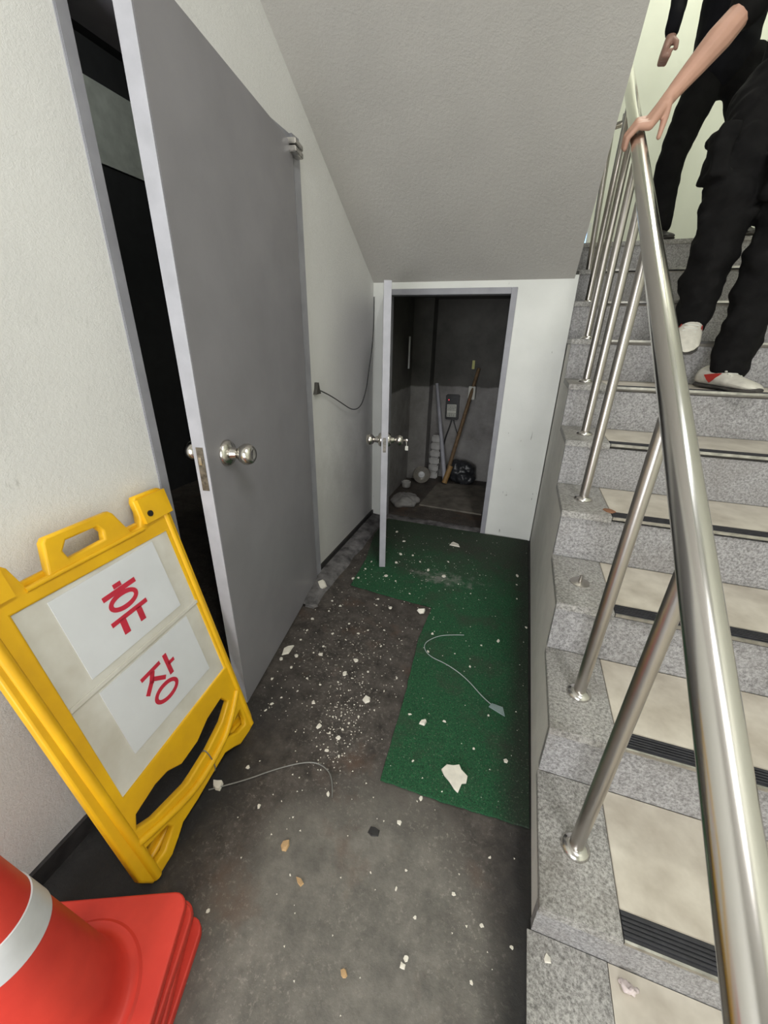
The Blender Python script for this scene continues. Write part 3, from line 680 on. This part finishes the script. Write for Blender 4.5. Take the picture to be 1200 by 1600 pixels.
bm = plate_mesh([[(-0.055, 0.012), (-0.040, 0.036), (-0.018, 0.040), (0.002, 0.050), (0.012, 0.034), (0.036, 0.018), (0.034, -0.006), (0.020, -0.012), (0.012, -0.046), (-0.002, -0.038), (-0.020, -0.020), (-0.042, -0.004)]], 0.009, 0.002, Matrix.Translation((-0.020, 0.922, 0.0205)))
tag(link('plaster_chip', bm, m_chip, None, (-0.020, 0.922, 0.0105)), 'largest cream plaster chip, on the near end of the green mat', 'debris')
chip(-0.353, 1.775, 0.055, 0.012, 'upturned white plaster chip at the inner corner of the green mat', seed=12, tilt=0.9)
chip(-0.312, 2.624, 0.085, 0.006, 'long flat white chip on the mat near the closet doorway', seed=13)
chip(-0.431, 1.131, 0.040, 0.008, 'oval white chip alone in the middle of the dark floor', seed=14, irr=0.15)
chip(-0.898, 1.277, 0.062, 0.008, 'big ragged white chip beside the grey door foot', seed=15, irr=0.45)
chip(-0.975, 1.80, 0.070, 0.012, 'triangular white chip standing at the door frame foot', seed=16, tilt=1.0, irr=0.3)
chip(-0.475, 0.564, 0.030, 0.006, 'orange-brown crumb on the pale worn near floor', m_orange, seed=17)
chip(-0.391, 0.500, 0.024, 0.005, 'tan crumb just nearer than the orange-brown one', m_orange, seed=18)
chip(-0.201, 0.380, 0.022, 0.004, 'tan crumb on the floor at the bottom edge of view', m_orange, seed=19)
chip(-0.784, 0.639, 0.040, 0.010, 'white foam scrap by the tied feet of the yellow sign', seed=20, irr=0.4)
chip(-0.966, 1.630, 0.090, 0.016, 'pale rubble lump beside the tall door bottom', m_conc, seed=21, irr=0.3, name='rubble_piece')
chip(-0.178, 1.100, 0.036, 0.010, 'white chip with chalky halo halfway along the mat', seed=22)
chip(-0.236, 0.683, 0.040, 0.004, 'dark dry leaf scrap on the near floor', m_base, seed=23, name='leaf_scrap')
chip(0.262, 0.565, 0.022, 0.004, 'white chip on the granite border below the first step', seed=24, z=0.006)
chip(0.585, 0.52, 0.030, 0.004, 'white sliver on the beige paving by the handrail', seed=25, z=0.0055)
chip(0.40, 1.665, 0.045, 0.003, 'reddish brown dry leaf on the fourth tread', simple('dry_leaf', (0.28, 0.13, 0.07), 0.8), seed=26, z=zs(3)+0.0005, name='dry_leaf')
wr = link('wrapper', remesh(hull_caps(nb(), [((0.425, 0.578, 0.012), 0.007), ((0.440, 0.568, 0.018), 0.010), ((0.456, 0.572, 0.012), 0.006)]), 0.003, 1, 0.009, 70), simple('pinkish_foil', (0.72, 0.62, 0.60), 0.3, var=0.1), None, (0.44, 0.572, 0.006), smooth=True)
tag(wr, 'crumpled pinkish wrapper at the foot of the first step', 'wrapper')
CH = [(-0.839,1.254,.027),(-0.896,1.211,.02),(-0.824,1.182,.016),(-0.869,1.094,.016),(-0.897,1.524,.023),(-0.842,1.614,.016),(-0.801,1.678,.016),(-0.866,1.705,.016),(-0.843,1.96,.026),(-0.611,1.754,.016),(-0.621,1.815,.017),(-0.528,1.759,.024),(-0.652,2.05,.027),(-0.639,2.23,.029),(-0.642,2.349,.03),(-0.674,2.541,.026),(-0.77,2.675,.028),(-0.412,2.211,.032),(-0.303,2.171,.032),(0.145,2.345,.027),(0.144,2.237,.013),(0.149,2.085,.017),(0.204,1.836,.018),(0.07,1.68,.025),(-0.007,1.618,.014),(-0.043,1.459,.016),(-0.124,1.516,.01),(-0.257,1.617,.018),(-0.247,1.485,.017),(-0.56,1.324,.023),(-0.575,1.231,.026),(-0.585,1.177,.012),(-0.733,1.301,.027),(-0.636,1.045,.021),(-0.562,0.954,.025),(-0.471,0.934,.022),(-0.489,0.874,.018),(-0.44,0.868,.013),(-0.101,1.132,.017),(0.063,1.219,.011),(-0.24,1.117,.017),(-0.178,0.935,.01),(-0.121,0.826,.016),(0.14,1.047,.018),(-0.059,0.865,.009),(0.024,1.055,.01),(-0.614,0.628,.021),(-0.726,0.724,.015),(-0.418,0.737,.016),(-0.424,0.505,.01),(-0.589,0.367,.011),(-0.21,0.585,.008),(-0.116,0.623,.01),(-0.13,0.574,.01),(0.023,0.615,.012),(0.104,0.575,.011),(-0.066,0.533,.011),(-0.067,0.454,.014),(-0.072,0.438,.014),(0.179,0.559,.012),(0.091,0.465,.013),(0.11,0.734,.01),(-0.169,0.735,.018),(-0.808,1.968,.018),(-0.805,2.082,.019),(-0.8,2.179,.019),(-0.557,2.362,.02),(-0.489,2.295,.019),(-0.308,2.363,.019),(-0.2,2.117,.013),(-0.115,2.042,.013),(-0.458,1.915,.013),(-0.492,1.869,.012),(-0.577,2.015,.013),(-0.874,1.358,.014),(-0.878,1.432,.015),(-0.662,1.435,.014),(-0.743,1.455,.015),(-0.619,1.5,.015),(-0.581,1.54,.015),(-0.502,1.569,.015),(-0.695,1.553,.015),(-0.479,1.452,.014),(-0.408,1.387,.013),(-0.346,1.286,.013),(-0.377,1.2,.012),(-0.384,1.095,.009),(-0.434,1.045,.011),(-0.459,1.005,.011),(-0.531,1.011,.011),(-0.512,0.942,.014),(-0.471,0.971,.011),(-0.724,1.15,.013),(-0.653,1.138,.012),(-0.728,1.074,.012),(-0.775,1.022,.012),(-0.795,0.981,.015),(-0.802,0.946,.014),(-0.535,1.218,.009),(-0.481,1.277,.013),(-0.747,1.355,.014),(-0.771,1.3,.01)]
for i, (x, y, s) in enumerate(CH):
    g = zfloor(x, y) > 0.005
    if y < 0.78:
        zone = 'by the cone stack' if x < -0.40 else ('beside the stair string' if x > 0.05 else ('in the middle' if y < 0.60 else 'just before the mat edge'))
        l_, gr = 'small pale chip on the worn near floor, '+zone, 'small chips on the near worn floor'
    elif g:
        zone = 'near the closet doorway' if y > 2.3 else ('around the closet door foot' if y > 1.88 and x < -0.4 else ('level with the closet door' if y > 1.88 else ('beside the stair string' if x > 0.1 else ('on its middle stretch' if y > 1.3 else 'around the largest cream chip'))))
        l_, gr = 'small white plaster chip on the mat '+zone, 'small plaster chips on the green mat'
    elif False: l_, gr = 'small pale chip scattered on the worn floor in front of the mat', 'small chips on the near worn floor'
    elif g: l_, gr = 'small white plaster chip scattered on the green mat', 'small plaster chips on the green mat'
    else:
        zone = 'beside the mortar kerb' if y > 1.85 else ('along the tall grey door' if x < -0.72 and y > 1.15 else ('near the yellow sign feet' if x < -0.68 else ('close under the mat notch' if y > 1.4 else ('in the middle of the corridor' if y > 1.12 else 'in the thick scatter left of the mat'))))
        l_, gr = 'small white plaster chip on the dark floor '+zone, 'small plaster chips on the dark corridor floor'
    chip(x, y, s*0.95, s*0.18, l_, group=gr, seed=100+i)
# crumbs nobody could count
random.seed(21); bm = nb()
def crumb(x, y, s):
    z = zfloor(x, y); a = random.uniform(0, 6.28)
    vs = [bm.verts.new((x+s*math.cos(a+k*2.1+random.uniform(-.3, .3)), y+s*math.sin(a+k*2.1), z)) for k in range(3)]
    tp = bm.verts.new((x, y, z+s*0.7))
    for k in range(3): bm.faces.new((vs[k], vs[(k+1) % 3], tp))
for i in range(900):
    r = random.random()
    if r < 0.38: x, y = random.gauss(-0.62, 0.16), random.gauss(1.35, 0.30)
    elif r < 0.60: x, y = random.gauss(-0.48, 0.05), random.gauss(1.0, 0.14)
    elif r < 0.80: x, y = random.gauss(-0.45, 0.25), random.gauss(2.2, 0.25)
    else: x, y = random.uniform(-0.9, 0.2), random.uniform(0.3, 2.8)
    if -0.95 < x < 0.2 and 0.3 < y < 2.85 and not (x < -0.72 and y < 0.9): crumb(x, y, random.uniform(0.0012, 0.0042))
tag(obj('plaster_crumbs', bm, m_chip), 'fine white plaster crumbs sprinkled over the dark floor and mat', 'debris', kind='stuff')
wz = lambda x, y, d=0.004: zfloor(x, y)+d
P_ = [(-0.80, 0.615), (-0.709, 0.677), (-0.63, 0.749), (-0.528, 0.817), (-0.463, 0.815), (-0.422, 0.782), (-0.40, 0.73)]
tag(link('floor_wire', tube_mesh([(x, y, wz(x, y)) for x, y in P_], 0.0022), m_wire, None, (-0.6, 0.75, 0)), 'thin grey wire curling on the floor from the yellow sign feet', 'wire')
P_ = [(-0.10, 1.66), (-0.177, 1.635), (-0.234, 1.60), (-0.285, 1.525), (-0.243, 1.455), (-0.14, 1.432), (-0.043, 1.375), (0.035, 1.294), (0.077, 1.269)]
w2 = thing('nylon_line', 'thin pale cord with grey tab curling over the green mat', 'cord', (-0.1, 1.45, 0.011))
link('line_strand', tube_mesh([(x, y, 0.014) for x, y in P_], 0.0020), simple('pale_cord', (0.36, 0.42, 0.40), 0.5), w2)
obj('end_clip', prism(nb(), [(0.07, 1.28), (0.115, 1.275), (0.125, 1.235), (0.06, 1.26)], 2, 0.011, 0.016), simple('grey_tab', (0.25, 0.33, 0.32), 0.5), w2)

# ------------------------------------------------------------------ people
def shoe(parent, heel, toe, up=(0, 0, 1), W=0.105, H=0.085, m=None, patch=False, label='shoe'):
    """lofted trainer from heel to toe (sole bottom points)"""
    heel, toe, up = V(heel), V(toe), V(up).normalized(); d = (toe-heel); L = d.length; d.normalize(); s = up.cross(d).normalized(); up = d.cross(s)
    def loft(secs, n=20):
        bm = nb(); rings = []
        for t_, w, z0, z1, off in secs:
            ring = []
            for i in range(n):
                a = 2*math.pi*i/n; c, sn = math.cos(a), math.sin(a)
                x = abs(c)**0.8*math.copysign(1, c)*w/2; z = (z0+z1)/2+abs(sn)**0.8*math.copysign(1, sn)*(z1-z0)/2
                if sn > 0: x *= 1-0.35*sn
                ring.append(bm.verts.new(heel+d*(t_*L)+s*(x+off)+up*z))
            rings.append(ring)
        for a_, b_ in zip(rings, rings[1:]):
            for i in range(n): bm.faces.new((a_[i], a_[(i+1) % n], b_[(i+1) % n], b_[i]))
        bm.faces.new(rings[0][::-1]); bm.faces.new(rings[-1]); return bm
    up_ = [(0.0, W*.45, .03, H*.75, 0), (.03, W*.62, .016, H*1.02, 0), (.10, W*.72, .014, H*1.15, 0), (.22, W*.76, .014, H*1.12, 0), (.36, W*.80, .014, H*1.10, 0), (.50, W*.90, .012, H*.92, .002), (.65, W*.98, .012, H*.72, .003), (.78, W*.98, .012, H*.60, .004), (.89, W*.84, .012, H*.50, .002), (.96, W*.60, .016, H*.38, 0), (1.0, W*.25, .022, H*.26, 0)]
    so = [(-0.01, W*.40, .006, .026, 0), (.04, W*.70, 0, .024, 0), (.2, W*.78, 0, .022, 0), (.42, W*.78, .002, .020, 0), (.65, W*1.02, 0, .020, .003), (.8, W*1.02, 0, .020, .004), (.92, W*.84, .002, .020, .002), (1.01, W*.35, .010, .026, 0)]
    u_ = obj('shoe', loft(up_), m or m_shoe, parent, smooth=True)
    obj('sole', loft(so), m_sole, u_, smooth=True)
    if patch:
        bm = nb()
        for sg_ in (1, -1):
            p = [heel+d*(t_*L)+s*(sg_*w/2*1.0)+up*z for t_, w, z in ((.22, W*.74, .060), (.30, W*.80, .040), (.36, W*.82, .028), (.44, W*.78, .052), (.50, W*.68, .074), (.34, W*.66, .068))]
            q = [v+s*(sg_*0.004) for v in p]
            a_ = [bm.verts.new(v) for v in p]; b_ = [bm.verts.new(v) for v in q]
            bm.faces.new(a_); bm.faces.new(b_)
            for i in range(len(p)): bm.faces.new((a_[i], a_[(i+1) % len(p)], b_[(i+1) % len(p)], b_[i]))
        obj('side_patch', bm, m_shoered, u_)
        bm = nb()
        for i in range(4):
            c = heel+d*((.50+i*.05)*L)+up*(H*(0.93-0.10*i)); cyl(bm, c-s*0.028, c+s*0.028, 0.0035, n=8)
        obj('laces', bm, m_label, u_, smooth=True)
    return u_
def head_(bm, c, fwd, R):
    """head with brow, nose, chin, ears; c = centre"""
    c = V(c); f = V(fwd).normalized(); s = V((0, 0, 1)).cross(f).normalized(); u = V((0, 0, 1))
    mx = Matrix((s, f, u)).transposed().to_4x4()
    ellipsoid(bm, c+u*0.25*R, (R*.76, R*.95, R*.95), mx); ellipsoid(bm, c+f*0.22*R-u*0.55*R, (R*.52, R*.58, R*.62), mx)
    hull_caps(bm, [(c+f*0.92*R+u*0.12*R, R*.08), (c+f*1.12*R-u*0.22*R, R*.15)]); ellipsoid(bm, c+f*.78*R-u*.52*R, (R*.25, R*.12, R*.10), mx)
    for k in (1, -1): ellipsoid(bm, c+s*k*0.78*R-f*0.05*R-u*0.02*R, (R*.08, R*.18, R*.28), mx); ellipsoid(bm, c+s*k*.32*R+f*.82*R+u*.22*R, (R*.2, R*.12, R*.08), mx)
    hull_caps(bm, [(c-u*0.4*R-f*0.2*R, R*.50), (c-u*1.6*R-f*.25*R, R*.52)])

# --- person A: descends, right hand on the rail
pa_ = thing('person', 'person in black T-shirt and cargo trousers descending, hand on the steel handrail', 'person', (0.92, 2.35, zs(5)))
hipR, hipL = V((0.83, 2.74, 2.38)), V((1.03, 2.72, 2.36))
knR, knL = V((0.745, 2.52, 1.965)), V((0.945, 2.44, 1.86))
anR, anL = V((0.735, 2.52, 1.50)), V((0.908, 2.40, 1.31))
chest = V((0.93, 2.76, 2.80)); shR, shL = V((0.735, 2.76, 2.98)), V((1.13, 2.72, 2.98)); headc = V((0.93, 2.66, 3.30))
elR = V((0.630, 2.69, 2.665)); wrR = V((0.447, 2.62, 2.425))
railp = V((RX, 2.585, rz(2.585))); ra_ = V((0, 0.836, 0.549)); rn = V((0, -0.549, 0.836)); rx_ = V((1, 0, 0))
bm = nb()
hull_caps(bm, [((hipR+hipL)/2, 0.10), (chest, 0.115), ((shR+shL)/2, 0.07)])
hull_caps(bm, [(shR+V((0.05, 0, 0)), 0.05), (elR+V((0.02, 0.005, 0.03)), 0.042), (elR, 0.048), (elR.lerp(wrR, 0.30), 0.054), (elR.lerp(wrR, 0.65), 0.045), (wrR, 0.034)])
elL, wrL = V((1.24, 2.74, 2.66)), V((1.22, 2.55, 2.42))
hull_caps(bm, [(shL-V((0.05, 0, 0)), 0.05), (elL, 0.042), (elL.lerp(wrL, 0.3), 0.045), (wrL, 0.028)])
for h_, k_, a_ in ((hipR, knR, anR), (hipL, knL, anL)):
    hull_caps(bm, [(h_, 0.07), (k_, 0.05), (k_.lerp(a_, 0.3), 0.05), (a_, 0.034)])
head_(bm, headc, (-0.1, -1, -0.15), 0.118)
# right hand over the rail
mcps = []
for i, (L_, r_) in enumerate(((1.0, .0115), (1.08, .012), (1.0, .0115), (0.82, .010))):
    s_ = -0.030+0.026*i
    b0 = railp + ra_*s_ + rn*0.050 + rx_*0.030
    p1 = railp + ra_*(s_-0.012) + rn*0.056 - rx_*0.018*L_
    p2 = railp + ra_*(s_-0.026) + rn*0.022 - rx_*0.050*L_
    p3 = railp + ra_*(s_-0.036) - rn*0.012*L_ - rx_*0.050*L_
    mcps.append(b0)
    hull_caps(bm, [(wrR.lerp(b0, 0.25), 0.026), (b0, 0.018), (p1, r_+.0025), (p2, r_+.001), (p3, r_-.001)])
hull_caps(bm, [(wrR, 0.033), (mcps[1].lerp(mcps[2], 0.5), 0.024)])
th0 = wrR.lerp(mcps[0], 0.35)+V((0.004, -0.012, -0.006))
hull_caps(bm, [(wrR.lerp(mcps[0], 0.2), 0.022), (th0, 0.020), (V((0.423, 2.575, 2.318)), 0.0155), (V((0.417, 2.556, 2.280)), 0.0125), (V((0.412, 2.550, 2.243)), 0.010)])
# left hand, hanging
for i in range(4):
    b0 = wrL+V((-0.005+0.004*i, -0.050+0.018*i, -0.085)); hull_caps(bm, [(wrL+V((0, 0, -0.01)), 0.02), (b0, 0.013), (b0+V((-0.012, -0.01, -0.04)), 0.0105), (b0+V((-0.035, -0.006, -0.062)), 0.009)])
hull_caps(bm, [(wrL+V((0, -0.01, -0.02)), 0.02), (wrL+V((-0.02, -0.05, -0.05)), 0.012), (wrL+V((-0.03, -0.065, -0.085)), 0.0095)])
link('body', remesh(bm, 0.0042, 3), m_skin, pa_, smooth=True)
bm = nb()
hull_caps(bm, [((hipR+hipL)/2+V((0, 0.0, 0.02)), 0.155), ((hipR+hipL)/2+V((0, 0.01, 0.2)), 0.150), (chest, 0.165), (chest+V((0, 0, 0.10)), 0.15)], 3)
hull_caps(bm, [(chest+V((0, 0, 0.08)), 0.13), (shR+V((0.03, 0, 0)), 0.085), (shR.lerp(elR, 0.45), 0.085), (elR+V((0.030, 0.01, 0.035)), 0.072)], 3)
hull_caps(bm, [(chest+V((0, 0, 0.08)), 0.13), (shL-V((0.03, 0, 0)), 0.085), (shL.lerp(elL, 0.55), 0.080)], 3)
hull_caps(bm, [(shR, 0.075), (shL, 0.075)], 3)
link('t_shirt', remesh(bm, 0.012, 3, 0.012, 7, (1, 1, 0.5)), m_cloth, pa_, smooth=True)
bm = nb()
hull_caps(bm, [(hipR+V((0.01, 0, 0.02)), 0.135), (hipL+V((-0.01, 0, 0.02)), 0.135)], 3)
for h_, k_, a_, wd in ((hipR, knR, anR, 1.0), (hipL, knL, anL, 1.0)):
    hull_caps(bm, [(h_, 0.125), (h_.lerp(k_, 0.5), 0.112), (k_, 0.098), (k_.lerp(a_, 0.25), 0.100), (k_.lerp(a_, 0.6), 0.088), (k_.lerp(a_, 0.88), 0.082), (a_+V((0, 0.0, 0.0)), 0.076)], 3)
# cargo pockets, knee folds
for k_, h_ in ((knR, hipR), (knL, hipL)):
    box(bm, V((-0.125, -0.06, 0.10))+k_, V((-0.05, 0.09, 0.27))+k_); box(bm, V((-0.134, -0.07, 0.235))+k_, V((-0.05, 0.10, 0.275))+k_)
    hull_caps(bm, [(k_+V((-0.08, -0.03, -0.05)), 0.03), (k_+V((0.06, -0.06, -0.045)), 0.035)])
link('cargo_trousers', remesh(bm, 0.010, 3, 0.022, 8, (1, 1, 1.4)), m_cloth2, pa_, smooth=True)
zt5 = zs(5)+0.001
shoe(pa_, (0.840, 2.500, zt5), (0.965, 2.195, zt5), W=0.118, H=0.088, patch=True)
shoe(pa_, (0.765, 2.600, 1.475), (0.668, 2.330, 1.350), up=(0.05, -0.35, 1), W=0.118, H=0.088, patch=True)
bm = nb(); ellipsoid(bm, headc+V((0, 0.03, 0.055)), (0.098, 0.115, 0.105)); ellipsoid(bm, headc+V((0, 0.06, -0.02)), (0.092, 0.075, 0.10))
link('hair', remesh(bm, 0.008, 2, 0.008, 30), m_hair, pa_, smooth=True)

# --- person B: standing on the landing
pb = thing('person', 'person in dark long-sleeved clothes standing on the upper landing behind', 'person', (0.95, 3.78, 2.05))
hR, hL = V((0.83, 3.92, 2.98)), V((1.03, 3.92, 2.98)); kR, kL = V((0.715, 3.80, 2.52)), V((1.15, 3.82, 2.50)); aR, aL = V((0.745, 3.80, 2.15)), V((1.22, 3.74, 2.15))
ch2 = V((0.93, 3.92, 3.32)); s2R, s2L = V((0.74, 3.92, 3.50)), V((1.12, 3.92, 3.50)); hd2 = V((0.93, 3.85, 3.82)); e2R = V((0.572, 3.90, 3.40)); w2R = V((0.562, 3.85, 3.165)); e2L, w2L = V((1.25, 3.94, 3.22)), V((1.27, 3.84, 2.98))
bm = nb()
hull_caps(bm, [((hR+hL)/2, 0.09), (ch2, 0.10), ((s2R+s2L)/2, 0.06)])
for s_, e_, w_ in ((s2R, e2R, w2R), (s2L, e2L, w2L)):
    hull_caps(bm, [(s_, 0.045), (e_, 0.036), (w_, 0.025)])
    for i in range(4):
        b0 = w_+V((-0.022, -0.044+0.027*i, -0.072)); hull_caps(bm, [(w_+V((0, 0, 0.0)), 0.030), (b0, 0.018), (b0+V((-0.006, -0.006, -0.034)), 0.0145), (b0+V((0.024, -0.008, -0.040)), 0.0125), (b0+V((0.030, -0.004, -0.012)), 0.011)])
    hull_caps(bm, [(w_+V((0.004, -0.01, -0.02)), 0.024), (w_+V((0.030, -0.045, -0.050)), 0.015), (w_+V((0.034, -0.052, -0.080)), 0.012)])
for h_, k_, a_ in ((hR, kR, aR), (hL, kL, aL)): hull_caps(bm, [(h_, 0.06), (k_, 0.045), (a_, 0.03)])
head_(bm, hd2, (0, -1, -0.1), 0.11)
link('body', remesh(bm, 0.0045, 3), m_skin2, pb, smooth=True)
bm = nb(); hull_caps(bm, [((hR+hL)/2+V((-0.04, 0, 0.05)), 0.165), (ch2+V((-0.05, 0, 0)), 0.175), (ch2+V((-0.03, 0, 0.08)), 0.15)], 3); hull_caps(bm, [(s2R, 0.075), (s2L, 0.075)], 3)
for s_, e_, w_ in ((s2R, e2R, w2R), (s2L, e2L, w2L)): hull_caps(bm, [(s_, 0.070), (e_, 0.050), (w_+V((0, 0, 0.025)), 0.044)], 3)
link('jacket', remesh(bm, 0.012, 3, 0.010, 8), m_navy, pb, smooth=True)
bm = nb(); hull_caps(bm, [(hR, 0.12), (hL, 0.12)], 3)
for h_, k_, a_ in ((hR, kR, aR), (hL, kL, aL)): hull_caps(bm, [(h_, 0.115), (h_.lerp(k_, .5), 0.098), (k_, 0.078), (k_.lerp(a_, .5), 0.078), (a_+V((0, 0, 0.02)), 0.070)], 3)
link('trousers', remesh(bm, 0.012, 3, 0.012, 8), m_cloth2, pb, smooth=True)
shoe(pb, (0.735, 3.86, 2.0505), (0.79, 3.62, 2.0505), W=0.10, H=0.08, m=m_shoeb)
shoe(pb, (1.21, 3.80, 2.0505), (1.25, 3.62, 2.0505), W=0.10, H=0.08, m=m_shoeb)
bm = nb(); ellipsoid(bm, hd2+V((0, 0.03, 0.05)), (0.092, 0.108, 0.098)); ellipsoid(bm, hd2+V((0, 0.055, -0.02)), (0.086, 0.07, 0.09))
link('hair', remesh(bm, 0.008, 2, 0.008, 30), m_hair, pb, smooth=True)
